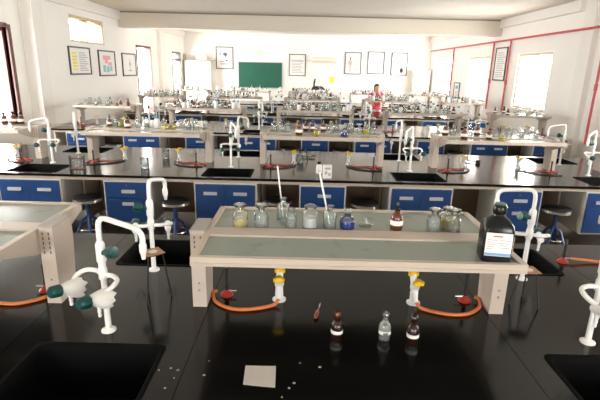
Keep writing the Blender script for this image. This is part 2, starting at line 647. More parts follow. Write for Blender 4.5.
def make_cabinet(k, x, kind, label):
    """suspended cabinet: carcass, blue fronts with label plates"""
    yc = ROWS[k]
    h = .535
    w = .375 if kind == 'double' else .28
    t = thing('suspended_cabinet', label, 'cabinet', (x, yc - .95, .245), 0, 'blue suspended cabinets')
    part('carcass', ('carc', w), lambda m: cab_frame(m, w, h, .5, kind != 'double'), 'cab_white', t, smooth=False)
    pl = lambda m: m.box(-.080, .080, -.012, 0, -.019, .019)
    marks = lambda m: [m.box(-.060 + i * .021, -.060 + i * .021 + .014, -.0126, -.012, -.006 + (i % 2) * .003, .006) for i in range(6)]
    if kind == 'double':
        for s in (-1, 1):
            d = part('door', ('ddoor',), lambda m: m.box(-.177, .177, -.018, .0, .005 + .018, h - .022), 'blue', t, (s * .1785, 0, 0), smooth=False)
            p_ = part('label_plate', 'plate', pl, 'plate', d, (0, -.018, h * .76), smooth=False)
    else:
        d = part('drawer', ('sdrw',), lambda m: m.box(-.26, .26, -.018, 0, h * .60 + .003, h - .022), 'blue', t, smooth=False)
        part('label_plate', 'plate', pl, 'plate', d, (.02, -.018, h * .76), smooth=False)
        part('lock', 'lock', lambda m: m.cyl((0, 0, 0), (0, -.008, 0), .011, n=10), 'chrome', d, (0, -.018, h * .90))
        d = part('door', ('sdoor',), lambda m: m.box(-.26, .26, -.018, 0, .023, h * .60 - .003), 'blue', t, smooth=False)
        part('label_plate', 'plate', pl, 'plate', d, (.02, -.018, h * .47), smooth=False)
        part('lock', 'lock2', lambda m: m.cyl((0, 0, 0), (0, -.01, 0), .014, n=10), 'dark_green_plastic', d, (-.21, -.018, h * .52))
    return t


def bench_frame(k):
    yc = ROWS[k]
    t = thing('bench_frame', 'beige under-bench frame with rails and panels of the %s lab bench' % ROWW[k], 'bench frame', (0, yc, 0))
    # front and back rails, in lengths that meet at the cabinet sides
    cuts = [XB0 + .02]
    for s in SINKX:
        cuts += [s - .40, s + .40]
    cuts.append(XB1 - .02)
    for a, b in zip(cuts[:-1], cuts[1:]):
        for s in (-1, 1):
            y0, y1 = sorted((s * .95, s * .925))
            obj('rail', MB().box(a + .002, b - .002, y0, y1, .78, .82).mesh('rail', M['rail'], False), t)
    obj('centre_panel', MB().box(XB0 + .05, XB1 - .05, -.012, .012, .10, .818).mesh('centre_panel', M['board'], False), t)
    for x in (XB0 + .02, XB1 - .05):
        obj('end_panel', MB().box(x, x + .03, -.92, .92, .0, .818).mesh('end_panel', M['rail'], False), t)
    xs = [s - .40 for s in SINKX] + [s + .40 for s in SINKX]
    for x in xs:
        part('leg', 'bleg', lambda m: m.box(-.02, .02, -.05, .05, 0, .10).box(-.02, .02, -.92, .92, 0, .03).box(-.012, .012, -.45, -.02, .10, .815).box(-.012, .012, .02, .45, .10, .815), 'rail', t, (x, 0, 0), smooth=False)
    return t


def make_stool(loc, rz, label):
    t = thing('lab_stool', label, 'stool', loc, rz, 'round lab stools')
    part('seat', 'stseat', lambda m: m.lathe([(.02, .505), (.155, .505), (.165, .512), (.165, .54), (.155, .548), (.0, .555)], 24), 'stool_seat', t)
    part('seat_ring', 'string', lambda m: m.lathe([(.160, .498), (.176, .498), (.178, .53), (.166, .534), (.160, .534), (.160, .498)], 24, cap=False), 'chrome', t)
    part('post', 'stpost', lambda m: m.cyl((0, 0, .16), (0, 0, .50), .026, n=12), 'stool_blue', t)
    for i in range(4):
        a = math.pi / 4 + i * math.pi / 2
        l = part('leg', 'stleg', lambda m: m.tube([(.015, 0, .30), (.08, 0, .25), (.16, 0, .05), (.18, 0, .012)], .017, 8), 'stool_blue', t, (0, 0, 0), a)
        part('foot', 'stfoot', lambda m: m.lathe([(.018, 0), (.018, .02), (.012, .026)], 10, (.18, 0, 0)), 'black_rubber', l)
    part('foot_ring', 'stfr', lambda m: m.tube([(.125 * math.cos(q * math.pi / 12), .125 * math.sin(q * math.pi / 12), .15) for q in range(24)], .008, 8, True), 'chrome', t)
    return t


def make_rack(x, yc, half, label, detail=True):
    """reagent rack: two slotted posts, tapering brackets, a front and a back glass shelf"""
    t = thing('reagent_rack', label, 'rack', (x, yc, ZB), 0, 'reagent racks')
    zt = .415                              # shelf top above the bench
    sh = half - .075
    yf, yb = -.40, .385
    for s in (-1, 1):
        def post(m):
            m.prism([(-.10, 0), (.07, 0), (.10, .30), (.10, .435), (-.10, .435)], 'x', -.0375, .0375)
        p_ = part('post', 'rpost', post, 'beige', t, (s * (half - .0375), 0, 0), smooth=False)
        part('post_cap', 'rcap', lambda m: m.box(-.040, .040, -.103, .103, .435, .440), 'beige_cap', p_, smooth=False)
        if detail:
            for i in range(5):
                for c in (-.016, .016):
                    part('slot', 'rslot', lambda m: m.box(-.003, .003, -.1012, -.098, -.008, .008), 'slot', p_, (c, 0, .40 - i * .026), smooth=False)
            for z in (.10, .14):
                part('bolt', 'rbolt', lambda m: m.cyl((0, -.100, 0), (0, -.105, 0), .006, n=8), 'steel', p_, (0, 0, z))
        # brackets run along the shelf ends, deep at the post and shallow at the tips
        br = [(yf, zt), (-.10, zt), (.10, zt), (yb, zt), (yb, zt - .030), (.12, zt - .125), (-.12, zt - .125), (yf, zt - .032)]
        part('bracket', 'rbrk', lambda m: m.prism(br, 'x', -.006, .006), 'beige', t, (s * (sh - .006), 0, 0), smooth=False)
        part('end_rail', 'rendr', lambda m: m.box(-.016, .016, yf, -.118, zt, zt + .012).box(-.016, .016, -.003, yb, zt, zt + .012), 'beige', t, (s * (sh - .016), 0, 0), smooth=False)

    def rail(nm, y0, y1, z0, z1, mat='beige', e=0):
        part(nm, (nm, y0, round(sh, 3)), lambda m: m.box(-sh + e, sh - e, y0, y1, z0, z1), mat, t, smooth=False)
    rail('front_rail', yf - .012, yf + .016, zt - .034, zt + .010)
    rail('front_lip', yf - .017, yf - .012, zt - .022, zt - .016)
    rail('middle_rail', -.118, -.003, zt - .03, zt + .012)
    rail('back_rail', yb - .03, yb, zt - .04, zt + .012)
    rail('front_glass', yf + .016, -.118, zt - .006, zt + .002, 'shelf_glass', .032)
    rail('back_glass', -.003, yb - .03, zt - .006, zt + .002, 'shelf_glass', .032)
    return t


def wrap(m, s):
    """valve body in a crumpled white cover that flares toward the back"""
    Rm = Matrix.Rotation(math.radians(72), 3, 'X')
    c = Vector((s * .10, -.115, .25))
    rg = [(.014, -.058, 0), (.044, -.060, .22), (.046, -.035, .16), (.037, -.005, .07), (.026, .025, 0), (.019, .04, 0)]
    n = 18
    vs_, fs = [], []
    for r, z, w in rg:
        for q in range(n):
            a = 2 * math.pi * q / n
            r2 = r * (1 + w * (.5 if q % 3 == 0 else -.35) * math.cos(q * 1.7))
            vs_.append(Rm @ Vector((r2 * math.cos(a), r2 * math.sin(a), z + w * .05 * math.sin(q * 2.3))) + c)
    for i in range(len(rg) - 1):
        for q in range(n):
            fs.append((i * n + q, i * n + (q + 1) % n, (i + 1) * n + (q + 1) % n, (i + 1) * n + q))
    fs.append(tuple(range(n - 1, -1, -1)))
    fs.append(tuple(range((len(rg) - 1) * n, len(rg) * n)))
    m.add(vs_, fs)


def make_faucet(x, y, face, label, swivel=0, spin=0, kn=None, wrapped=False):
    """tall three-way lab tap: stem, swan neck, two side taps with green knobs. face -1 looks toward the camera"""
    t = thing('lab_faucet', label, 'faucet', (x, y, ZB), (0 if face < 0 else math.pi) + spin, 'white three-way lab taps')
    part('flange', 'ffl', lambda m: m.lathe([(.035, 0), (.035, .006), (.024, .012), (.016, .016)], 18), 'white_plastic', t)
    part('stem', 'fst', lambda m: m.lathe([(.0145, .01), (.0135, .30)], 14), 'white_plastic', t)
    part('valve_body', 'fvb', lambda m: m.lathe([(.0135, .27), (.021, .28), (.021, .33), (.017, .34), (.017, .36), (.022, .37), (.022, .45), (.016, .465)], 16), 'white_plastic', t)
    g = part('swan_neck', 'fsw', lambda m: m.tube(smooth_path([(0, 0, .455), (0, 0, .53), (0, -.008, .565), (0, -.035, .580), (0, -.10, .568), (0, -.17, .553), (0, -.207, .538), (0, -.222, .51), (0, -.222, .475)], 5), .0125, 12), 'white_plastic', t, (0, 0, 0), swivel)
    part('nozzle', 'fnz', lambda m: m.lathe([(.009, .405), (.0125, .43), (.0165, .44), (.0165, .475), (.0125, .48)], 14, (0, -.222, 0)), 'white_plastic', g)
    # side taps
    for s in (-1, 1):
        part('side_arm', ('farm', s), lambda m: m.tube(smooth_path([(s * .012, 0, .30), (s * .06, .008, .302), (s * .11, -.012, .30), (s * .122, -.055, .285), (s * .10, -.10, .26)], 5), .0115, 10), 'white_plastic', t)
        if wrapped:
            v = part('tap_valve', ('ftvw', s), lambda m: wrap(m, s), 'white_wrap', t)
        else:
            v = part('tap_valve', ('ftv', s), lambda m: m.lathe([(.012, -.040), (.019, -.034), (.021, -.01), (.019, .025), (.017, .04)], 14, (s * .10, -.115, .25), Matrix.Rotation(math.radians(72), 3, 'X')), 'white_plastic', t)
        part('hose_nozzle', ('fhn', s), lambda m: m.lathe([(.006, -.085), (.0085, -.08), (.007, -.065), (.0095, -.06), (.008, -.045), (.012, -.03), (.012, 0)], 12, (s * .10, -.11, .245)), 'white_plastic', v)
        part('knob', ('fkb', s), lambda m: m.lathe([(.022, .038), (.030, .044), (.031, .060), (.029, .084), (.020, .094), (0, .095)], 8, (s * .10, -.115, .25), Matrix.Rotation(math.radians(80), 3, 'X')), 'green_knob', v)
    part('neck_knob', 'fnk', lambda m: m.lathe([(.014, .018), (.014, .045), (.027, .05), (.031, .068), (.027, .094), (0, .097)], 8, (0, 0, .41), Matrix.Rotation(math.radians(78), 3, 'Y')), 'green_knob', t, (0, 0, 0), swivel - 1.9 if kn is None else kn - (0 if face < 0 else math.pi) - spin)
    return t


def make_gas_tap(x, y, label):
    t = thing('gas_tap', label, 'gas tap', (x, y, ZB), 0, 'white gas taps with yellow knobs')
    t.scale = (1.3, 1.3, 1.15)
    part('column', 'gcol', lambda m: m.lathe([(.030, 0), (.030, .006), (.018, .012), (.016, .07), (.020, .08), (.020, .10), (.012, .106)], 14), 'white_plastic', t)
    for s in (-1, 1):
        v = part('valve', ('gval', s), lambda m: m.cyl((0, s * .006, .085), (0, s * .040, .125), .015, n=12).cyl((0, s * .012, .06), (0, s * .045, .03), .011, .007, n=10), 'white_plastic', t)

        def knob(m):
            c = Vector((0, s * .046, .132))
            m.lathe([(.015, -.010), (.017, .0), (.015, .016)], 10, c)
            for a in (90, 210, 330):
                r = math.radians(a)
                m.lathe([(.009, -.006), (.010, .012)], 8, c + Vector((.016 * math.cos(r), .016 * math.sin(r), 0)))
        part('knob', ('gknob', s), knob, 'yellow_knob', v)
    return t


def make_burner(x, y, label, rz=0, mat='red_enamel'):
    t = thing('bunsen_burner', label, 'burner', (x, y, ZB), rz, 'red-based burners')
    part('base', ('bbase', mat), lambda m: m.lathe([(.038, 0), (.038, .008), (.027, .016), (.016, .03), (.012, .034)], 12), mat, t)
    part('barrel', 'bbar', lambda m: m.lathe([(.0095, .03), (.0095, .150), (.0115, .152), (.0115, .168)], 10), 'dark_metal', t)
    part('collar', 'bcol', lambda m: m.lathe([(.013, .042), (.013, .062)], 10), 'dark_metal', t)
    part('gas_inlet', 'binl', lambda m: m.cyl((0, 0, .03), (-.055, 0, .028), .006, .005, n=8), 'steel', t)
    return t


def hose(pts, label, mat='orange_rubber', r=.0095, k=7):
    pts = [Vector(p) for p in pts]
    o = pts[0].copy()
    o.z = ZB
    me = MB().tube(smooth_path([p - o for p in pts], k), r, 8).mesh('rubber_hose', M[mat])
    h = obj('rubber_hose', me, None, o)
    return tag(h, label, 'hose', 'rubber gas hoses')


def make_tripod(x, y, h, rz, label, gl):
    t = thing('tripod', label, 'tripod', (x, y, ZB), rz, 'black wire tripods')
    r0, r1 = .045, .085
    part('ring', ('tring', h), lambda m: m.tube([(r0 * math.cos(q * math.pi / 9), r0 * math.sin(q * math.pi / 9), h) for q in range(18)], .0045, 6, True), 'dark_metal', t)
    for i in range(3):
        part('leg', ('tleg', h), lambda m: m.tube([(r0, 0, h), (r0 + .006, 0, h - .02), (r1, 0, .004)], .0042, 6), 'dark_metal', t, (0, 0, 0), i * 2 * math.pi / 3)
    g = thing('wire_gauze', gl, 'wire gauze', (x, y, ZB + h + .0045), rz + .4, 'wire gauzes')
    part('mesh_sheet', 'gauze', lambda m: m.box(-.05, .05, -.05, .05, 0, .003), 'gauze', g, smooth=False)
    part('ceramic_centre', 'gcer', lambda m: m.lathe([(.024, .003), (.024, .0045)], 14), 'ceramic', g)
    return t


# ------------------------------------------------------------------ bottles
def lathe_part(name, key, prof, mat, parent, n=14, loc=(0, 0, 0)):
    return part(name, key, lambda m: m.lathe(prof, n), mat, parent, loc)


LOOK = {
    'clear': 'clear glass stoppered bottle', 'clear_empty': 'open clear glass bottle', 'amber': 'amber glass bottle with white label',
    'amber_dropper': 'amber dropper bottle', 'flask_yellow': 'squat flask of yellow liquid', 'flask_blue': 'flask of deep blue liquid',
    'white': 'white plastic bottle with dark cap', 'wash': 'white wash bottle with blue cap', 'jar': 'small jar of white powder',
    'amber_cone': 'amber cone-shaped flask'}
CAT = {'flask_yellow': 'flask', 'flask_blue': 'flask', 'jar': 'jar', 'amber_cone': 'flask'}


def make_bottle(kind, x, y, z, label, s=1.0, rz=0):
    nm = {'flask_yellow': 'liquid_flask', 'flask_blue': 'liquid_flask', 'jar': 'powder_jar', 'wash': 'wash_bottle', 'white': 'plastic_bottle',
          'amber': 'amber_bottle', 'amber_dropper': 'dropper_bottle', 'amber_cone': 'amber_flask'}.get(kind, 'glass_bottle')
    t = thing(nm, label, CAT.get(kind, 'bottle'), (x, y, z), rz, 'bottles and flasks on the reagent racks')
    t.scale = (s, s, s)
    bt = [(.0, .0), (.031, 0), (.034, .004), (.034, .068), (.029, .082), (.016, .092), (.014, .108), (.017, .112), (.021, .114)]
    if kind in ('clear', 'clear_empty'):
        lathe_part('body', 'b_clear', bt, 'glass_heavy', t)
        lathe_part('contents', 'b_clear_l', [(0, .003), (.030, .003), (.030, .042), (0, .042)], 'liq_clear', t)
        if kind == 'clear':
            lathe_part('stopper', 'b_stop', [(.011, .098), (.013, .114), (.018, .118), (.020, .128), (.014, .134), (0, .135)], 'glass_heavy', t)
    elif kind in ('amber', 'amber_dropper'):
        lathe_part('body', 'b_amb', [(0, 0), (.031, 0), (.034, .004), (.034, .066), (.028, .084), (.015, .094), (.014, .112), (0, .112)], 'amber', t)
        lathe_part('label_band', 'b_amb_lab', [(.0345, .028), (.0345, .054)], 'label', t)
        if kind == 'amber':
            lathe_part('cap', 'b_amb_cap', [(.017, .104), (.018, .128), (.014, .132), (0, .132)], 'amber_dark', t)
        else:
            lathe_part('teat', 'b_teat', [(.015, .106), (.015, .118), (.008, .121), (.009, .140), (.005, .150), (0, .151)], 'black_plastic', t)
    elif kind == 'amber_cone':
        lathe_part('body', 'b_cone', [(0, 0), (.036, 0), (.039, .006), (.014, .085), (.013, .115), (.017, .118), (0, .118)], 'amber', t)
        lathe_part('stopper', 'b_cone_s', [(.010, .118), (.014, .132), (0, .134)], 'amber_dark', t)
    elif kind in ('flask_yellow', 'flask_blue'):
        lathe_part('body', 'b_fl', [(.0, .0), (.034, 0), (.042, .008), (.043, .045), (.034, .066), (.017, .080), (.015, .100), (.022, .112)], 'glass', t)
        lathe_part('liquid', ('b_fl', kind), [(0, .002), (.033, .002), (.040, .010), (.041, .045), (0, .045)], 'liq_blue' if kind == 'flask_blue' else 'liq_yellow', t)
    elif kind == 'white':
        lathe_part('body', 'b_wh', [(0, 0), (.032, 0), (.034, .005), (.034, .080), (.024, .098), (.016, .102), (0, .102)], 'white_plastic', t)
        lathe_part('cap', 'b_wh_c', [(.019, .100), (.019, .128), (.015, .131), (0, .131)], 'black_plastic', t)
    elif kind == 'wash':
        lathe_part('body', 'b_ws', [(0, 0), (.036, 0), (.038, .005), (.038, .105), (.026, .124), (.018, .128), (0, .128)], 'white_plastic', t)
        lathe_part('cap', 'b_ws_c', [(.021, .126), (.021, .150), (.008, .156), (0, .156)], 'blue_cap', t)
        part('spout', 'b_ws_s', lambda m: m.tube(smooth_path([(0, 0, .154), (0, 0, .19), (.02, 0, .205), (.06, 0, .19)], 4), .004, 6), 'white_plastic', t)
    elif kind == 'jar':
        lathe_part('body', 'b_jar', [(.0, .0), (.033, 0), (.036, .005), (.036, .070), (.026, .082), (.027, .092)], 'glass_heavy', t)
        lathe_part('powder', 'b_jar_p', [(0, .002), (.032, .002), (.032, .05), (0, .056)], 'powder_white', t)
        lathe_part('stopper', 'b_jar_s', [(.020, .086), (.028, .094), (.030, .106), (.018, .113), (0, .114)], 'glass_heavy', t)
    return t


for k in range(5):
    worktop(k)
    bench_frame(k)
    for i, s in enumerate(SINKX):
        for j, yo in enumerate((-.69, .64)):
            make_sink(s, ROWS[k] + yo, 'black lab sink, %s from left along the %s edge of the %s bench' % (ORD[i], ('near', 'far')[j], ROWW[k]))
    if k > 0:
        n = 0
        xs = sorted([(s, 'double') for s in SINKX] + [(x + (-.01), 'single') for x in RACKX[1:4]] + [(-4.50, 'single'), (4.95, 'single')])
        for x, kind in xs:
            lab = 'two-door' if kind == 'double' else 'drawer-over-door'
            make_cabinet(k, x, kind, 'blue %s suspended cabinet, %s from left under the %s bench' % (lab, ORD[n], ROWW[k]))
            n += 1

# racks
HALF = .84
RACKS = {}
for k in range(5):
    for i, x in enumerate(RACKX):
        if k == 0 and i in (0, 4):
            continue
        half, xx = HALF, x
        if (k, i) == (0, 1):
            xx = x - .05
        if i == 0:
            half, xx = .68, (-4.92 - 3.56) / 2
        if i == 4:
            half, xx = .61, (4.08 + 5.30) / 2
        RACKS[k, i] = (xx, half)
        make_rack(xx, ROWS[k], half, 'beige metal two-shelf reagent rack, %s on the %s bench' % (RACKPOS[i], ROWW[k]), detail=k < 2)

# faucets
rnd = random.Random(4)
for k in range(5):
    for i, s in enumerate(SINKX):
        for j, face in enumerate((-1, 1)):
            y = ROWS[k] + face * .35
            sw = rnd.uniform(-.5, .5)
            sp = rnd.uniform(-.15, .15)
            if k == 0:
                sw, sp = {(1, 0): (1.85, -.5), (1, 1): (-.45, .3), (2, 1): (1.0, -.2), (2, 0): (.4, .2)}.get((i, j), (0, 0))
            if k == 1:
                sw, sp = {(0, 0): (-1.45, .1), (0, 1): (.5, 0), (3, 1): (1.3, 0), (3, 0): (-.9, 0), (1, 0): (.35, .1), (1, 1): (-.6, 0), (2, 0): (-.7, .1)}.get((i, j), (sw, sp))
            make_faucet(s - .02, y, face, 'white lab tap, %s from left at the %s side of the %s bench' % (ORD[i], ('near', 'far')[j], ROWW[k]), sw, sp, {(0, 1, 0): -.45, (0, 1, 1): 3.5, (0, 2, 1): 3.4}.get((k, i, j)), (k, i, j) == (0, 1, 0))

# gas taps, burners and hoses
for k in range(5):
    yc = ROWS[k]
    for i, x in enumerate(RACKX):
        if (k, i) not in RACKS or k > 2:
            continue
        xx, half = RACKS[k, i]
        for s, w in ((-1, 'left'), (1, 'right')):
            tx = xx + s * min(.385, half * .45)
            make_gas_tap(tx, yc, 'white gas tap with yellow knobs, %s one under the %s rack of the %s bench' % (w, RACKPOS[i], ROWW[k]))
            bx, by = xx + s * (half - .16), yc + .04
            far = k > 0
            if far:
                by = yc - .30
            make_burner(bx, by, 'red-based burner beside the %s post of the %s rack on the %s bench' % (w, RACKPOS[i], ROWW[k]), 0 if s > 0 else math.pi)
            z = ZB
            if not far:
                hose([(tx, yc - .056, z + .034), (tx + s * .03, yc - .085, z + .013), (tx + s * .14, yc - .13, z + .0105), (tx + s * .25, yc - .13, z + .0105),
                      (tx + s * .345, yc - .06, z + .0105), (bx + s * .075, by - .02, z + .02), (bx + s * .055, by, z + .028)],
                     'orange rubber hose looping to the %s burner under the %s rack of the front bench' % (w, RACKPOS[i]))
            else:
                hose([(tx, yc - .056, z + .034), (tx + s * .02, yc - .10, z + .0105), (tx + s * .10, yc - .19, z + .0105), (tx + s * .25, yc - .16, z + .0105),
                      (bx + s * .11, by + .06, z + .012), (bx + s * .09, by, z + .02), (bx + s * .055, by, z + .028)],
                     'red rubber hose to the %s burner under the %s rack of the %s bench' % (w, RACKPOS[i], ROWW[k]), 'red_rubber', .008)
                if k == 1:
                    hose([(tx - s * .03, yc - .09, z + .010), (tx - s * .02, yc - .20, z + .008), (tx + s * .08, yc - .34, z + .008), (tx + s * .22, yc - .40, z + .008), (bx - s * .03, by - .12, z + .008), (bx + s * .10, by - .10, z + .008)],
                         'black rubber hose on the bench beside the %s burner of the second bench %s rack' % (w, RACKPOS[i]), 'black_rubber', .0075)

# ------------------------------------------------------------------ things on the front bench
ZS = ZB + .417                             # top of the glass shelves


def put(kind, px, py, label, s=1.0, z=ZS):
    p = on_z(px, py, z)
    p.y = max(p.y, ROWS[0] + .045)
    return make_bottle(kind, p.x, p.y, z, label, s)


def wide_bottle(px, py, label, contents=None, s=1.0):
    """squat clear bottle with a broad flared lip or flat glass stopper"""
    p = on_z(px, py, ZS)
    p.y = max(p.y, ROWS[0] + .048)
    t = thing('glass_bottle', label, 'bottle', (p.x, p.y, ZS), 0, 'clear bottles on the middle front rack')
    t.scale = (s, s, s)
    lathe_part('body', 'w_body', [(0, 0), (.038, 0), (.041, .004), (.041, .066), (.036, .080), (.021, .090), (.019, .102), (.026, .110), (.034, .116)], 'glass_heavy', t, 20)
    if contents == 'yellow':
        lathe_part('powder', 'w_pow', [(0, .003), (.037, .003), (.037, .020), (.015, .034), (0, .030)], 'powder_yellow', t, 20)
    elif contents == 'yellow_liquid':
        lathe_part('liquid', 'w_liqy', [(0, .003), (.038, .003), (.038, .055), (0, .055)], 'liq_yellow', t, 20)
    else:
        lathe_part('liquid', 'w_liq', [(0, .003), (.038, .003), (.038, .04), (0, .04)], 'liq_clear', t, 20)
    lathe_part('stopper', 'w_stop', [(.012, .095), (.015, .113), (.032, .119), (.034, .125), (.026, .129), (0, .130)], 'glass_heavy', t, 20)
    return t


wide_bottle(240, 227, 'flat-stoppered clear bottle holding yellow powder, leftmost on the front rack', 'yellow')
wide_bottle(261, 228, 'clear flare-lipped bottle right of the yellow powder bottle')
b = put('clear_empty', 283, 219, 'clear open bottle with a glass rod leaning in it, near the rear rail', 1.1)
put('clear_empty', 291, 227.5, 'small clear bottle in front of the bottle with the leaning rod', .95)
put('jar', 310, 227, 'squat stoppered jar full of white powder on the front rack', 1.15)
b2 = put('clear_empty', 329.5, 227.5, 'clear bottle holding a long white dropper on the front rack', 1.1)
put('flask_blue', 347, 228.5, 'round flask of deep blue liquid on the front rack', 1.0)
put('amber_dropper', 396, 229, 'amber dropper bottle with white label on the front rack', 1.02)
wide_bottle(434, 231.5, 'clear flat-stoppered bottle left of the yellow one on the front rack')
wide_bottle(447, 228, 'clear bottle of yellow liquid behind a clear bottle on the front rack', 'yellow_liquid', .95)
wide_bottle(453, 232, 'clear stoppered bottle at the right end of the front rack, in front of yellow one')
# loose glass stopper lying on the shelf
p = on_z(365.5, 226, ZS)
p.y = max(p.y, ROWS[0] + .045)
tag(obj('glass_stopper', MB().lathe([(.0, 0), (.036, 0), (.038, .008), (.016, .018), (.013, .034), (.010, .046), (0, .047)], 18).mesh('glass_stopper', M['glass_heavy']), None, (p.x, p.y, ZS)),
    'loose clear glass stopper on the shelf right of the blue flask', 'stopper')


def rod(base_px, top_px, label, nm, thick):
    p0 = on_z(*base_px, ZS)
    a = Vector((p0.x, p0.y, ZS + .012))
    d = ray(*top_px)
    q = Vector((0, 0, H)) + d * ((p0.y + .03) / d.y)
    dr = (q - a)
    L = dr.length
    t = thing(nm, label, 'rod' if nm == 'glass_rod' else 'dropper', a)
    dn = dr.normalized()
    obj('shaft', MB().tube([dn * 0, dn * (L * .8), dn * L], [thick * .7, thick, thick], 8).mesh('shaft', M['white_plastic']), t)
    obj('tip', MB().tube([dn * L, dn * (L + .012)], [thick * 1.35, thick * .8], 8).mesh('tip', M['glass']), t)


rod((283, 218), (277.5, 166), 'thin glass rod standing in a clear bottle on the front rack', 'glass_rod', .0045)
rod((329.5, 226), (319.5, 172), 'long white glass dropper standing in a clear bottle', 'glass_dropper', .0055)

# big black reagent bottle with a printed label
p = on_z(497, 262.5, ZS)
bb = thing('reagent_bottle', 'large black square-shouldered reagent bottle with white printed label', 'bottle', (p.x, p.y + .05, ZS), math.radians(-9))


def rr(w, d, r, z, n=4):
    out = []
    for cx, cy, a0 in ((w - r, d - r, 0), (-w + r, d - r, 90), (-w + r, -d + r, 180), (w - r, -d + r, 270)):
        for i in range(n + 1):
            a = math.radians(a0 + 90 * i / n)
            out.append((cx + r * math.cos(a), cy + r * math.sin(a), z))
    return out


def loft(mb, rings):
    n = len(rings[0])
    vs_ = [p for q in rings for p in q]
    fs = [tuple(range(n - 1, -1, -1)), tuple(range((len(rings) - 1) * n, len(rings) * n))]
    for i in range(len(rings) - 1):
        for q in range(n):
            fs.append((i * n + q, i * n + (q + 1) % n, (i + 1) * n + (q + 1) % n, (i + 1) * n + q))
    mb.add(vs_, fs)
    return mb


obj('body', loft(MB(), [rr(.060, .052, .016, 0), rr(.066, .058, .018, .006), rr(.067, .059, .018, .15), rr(.063, .055, .024, .176), rr(.044, .038, .030, .200), rr(.027, .027, .0265, .212), rr(.025, .025, .0245, .222)]).mesh('body', M['black_plastic']), bb)
cp = obj('cap', MB().lathe([(.029, .222), (.031, .226), (.031, .258), (.027, .264), (0, .265)], 18).mesh('cap', M['black_plastic']), bb)
obj('cap_top', MB().lathe([(.026, .264), (.024, .270), (0, .271)], 18).mesh('cap_top', M['dark_green_plastic']), cp)
lb = obj('paper_label', MB().box(-.057, .057, -.0610, -.0585, .035, .145).mesh('paper_label', M['label'], False), bb)
obj('label_stripe', MB().box(-.057, .057, -.0614, -.0610, .037, .050).mesh('label_stripe', M['label_blue'], False), lb)
pr = MB()
for i, (u0, u1, z) in enumerate([(-.05, -.008, .098), (.004, .05, .098), (-.05, -.020, .088), (-.05, -.012, .078), (.0, .045, .084), (.004, .04, .074), (-.05, -.018, .066), (.006, .05, .062), (-.05, -.025, .056)]):
    pr.box(u0, u1, -.0614, -.0610, z + .012, z + .0155)
obj('print', pr.mesh('print', M['ink_grey'], False), lb)
obj('print_heading', MB().box(-.028, .014, -.0614, -.0610, .127, .133).mesh('print_heading', M['ink_red'], False), lb)


# three small bottles on the bench in front
def small_bottle(px, py, mat, label, stop, lab_print=False):
    p = on_z(px, py, ZB)
    t = thing('dropper_bottle', label, 'bottle', (p.x, p.y, ZB), 0, 'small bottles at the front of the bench')
    lathe_part('body', ('sb', mat), [(0, 0), (.026, 0), (.029, .004), (.029, .070), (.024, .084), (.013, .096), (.012, .112), (.016, .116)], mat, t, 18)
    lathe_part('label_band', 'sb_lab', [(.0295, .034 if not lab_print else .030), (.0295, .052)], 'label', t, 18)
    if lab_print:
        part('print', 'sb_print', lambda m: m.box(-.012, .012, -.0305, -.029, .033, .047), 'ink', t, smooth=False)
        lathe_part('liquid', 'sb_liq', [(0, .003), (.026, .003), (.026, .05), (0, .05)], 'liq_clear', t)
    lathe_part('stopper', ('sb_st', stop), [(.011, .106), (.014, .118), (.018, .124), (.017, .138), (.010, .146), (0, .147)], stop, t, 14)


small_bottle(336.5, 338, 'amber_dark', 'small amber bottle with white label, leftmost of three on the bench front', 'amber')
small_bottle(384, 338.5, 'glass_heavy', 'small clear stoppered bottle with printed label between two amber bottles', 'glass_heavy', True)
small_bottle(412, 342, 'amber_dark', 'small dark amber bottle, right of the clear one on the bench front', 'amber_dark')

# medicine dropper lying on the bench
a, b = on_z(315.5, 318, ZB + .012), on_z(320.5, 303, ZB + .006)
d = b - a
dp = thing('medicine_dropper', 'small dropper with a reddish rubber teat lying left of the amber bottle', 'dropper', (a.x, a.y, ZB))
a0 = Vector((0, 0, .0125))
d.z = -.006
obj('rubber_teat', MB().tube([a0, a0 + d * .12, a0 + d * .38, a0 + d * .46], [.006, .012, .011, .007], 10).mesh('rubber_teat', M['teat']), dp)
obj('glass_tube', MB().tube([a0 + d * .46, a0 + d * .85, a0 + d], [.005, .0045, .002], 8).mesh('glass_tube', M['glass']), dp)

# sheet of paper
c4 = [on_z(*q, ZB) for q in ((245.5, 366), (276, 366.5), (275, 388), (243, 385))]
mb = MB()
n = 6
vs_ = []
for i in range(n + 1):
    for j in range(n + 1):
        u, v = i / n, j / n
        q = (c4[0] * (1 - u) + c4[1] * u) * (1 - v) + (c4[3] * (1 - u) + c4[2] * u) * v
        vs_.append((q.x - c4[0].x, q.y - c4[0].y, .0015 + .004 * (max(0, abs(u - .5) - .3) + max(0, abs(v - .5) - .3))))
vs2 = [(x, y, z - .001) for x, y, z in vs_]
N = len(vs_)
fs = []
for i in range(n):
    for j in range(n):
        a_, b_, c_, d_ = i * (n + 1) + j, (i + 1) * (n + 1) + j, (i + 1) * (n + 1) + j + 1, i * (n + 1) + j + 1
        fs += [(a_, b_, c_, d_), (a_ + N, d_ + N, c_ + N, b_ + N)]
for i in range(n):
    for (p0, p1) in ((i, i + 1), (n * (n + 1) + i, n * (n + 1) + i + 1), (i * (n + 1), (i + 1) * (n + 1)), (i * (n + 1) + n, (i + 1) * (n + 1) + n)):
        fs.append((p0, p1, p1 + N, p0 + N))
mb.add(vs_ + vs2, fs)
tag(obj('paper_sheet', mb.mesh('paper_sheet', M['paper']), None, (c4[0].x, c4[0].y, ZB)), 'small cream paper sheet lying on the bench front', 'paper')
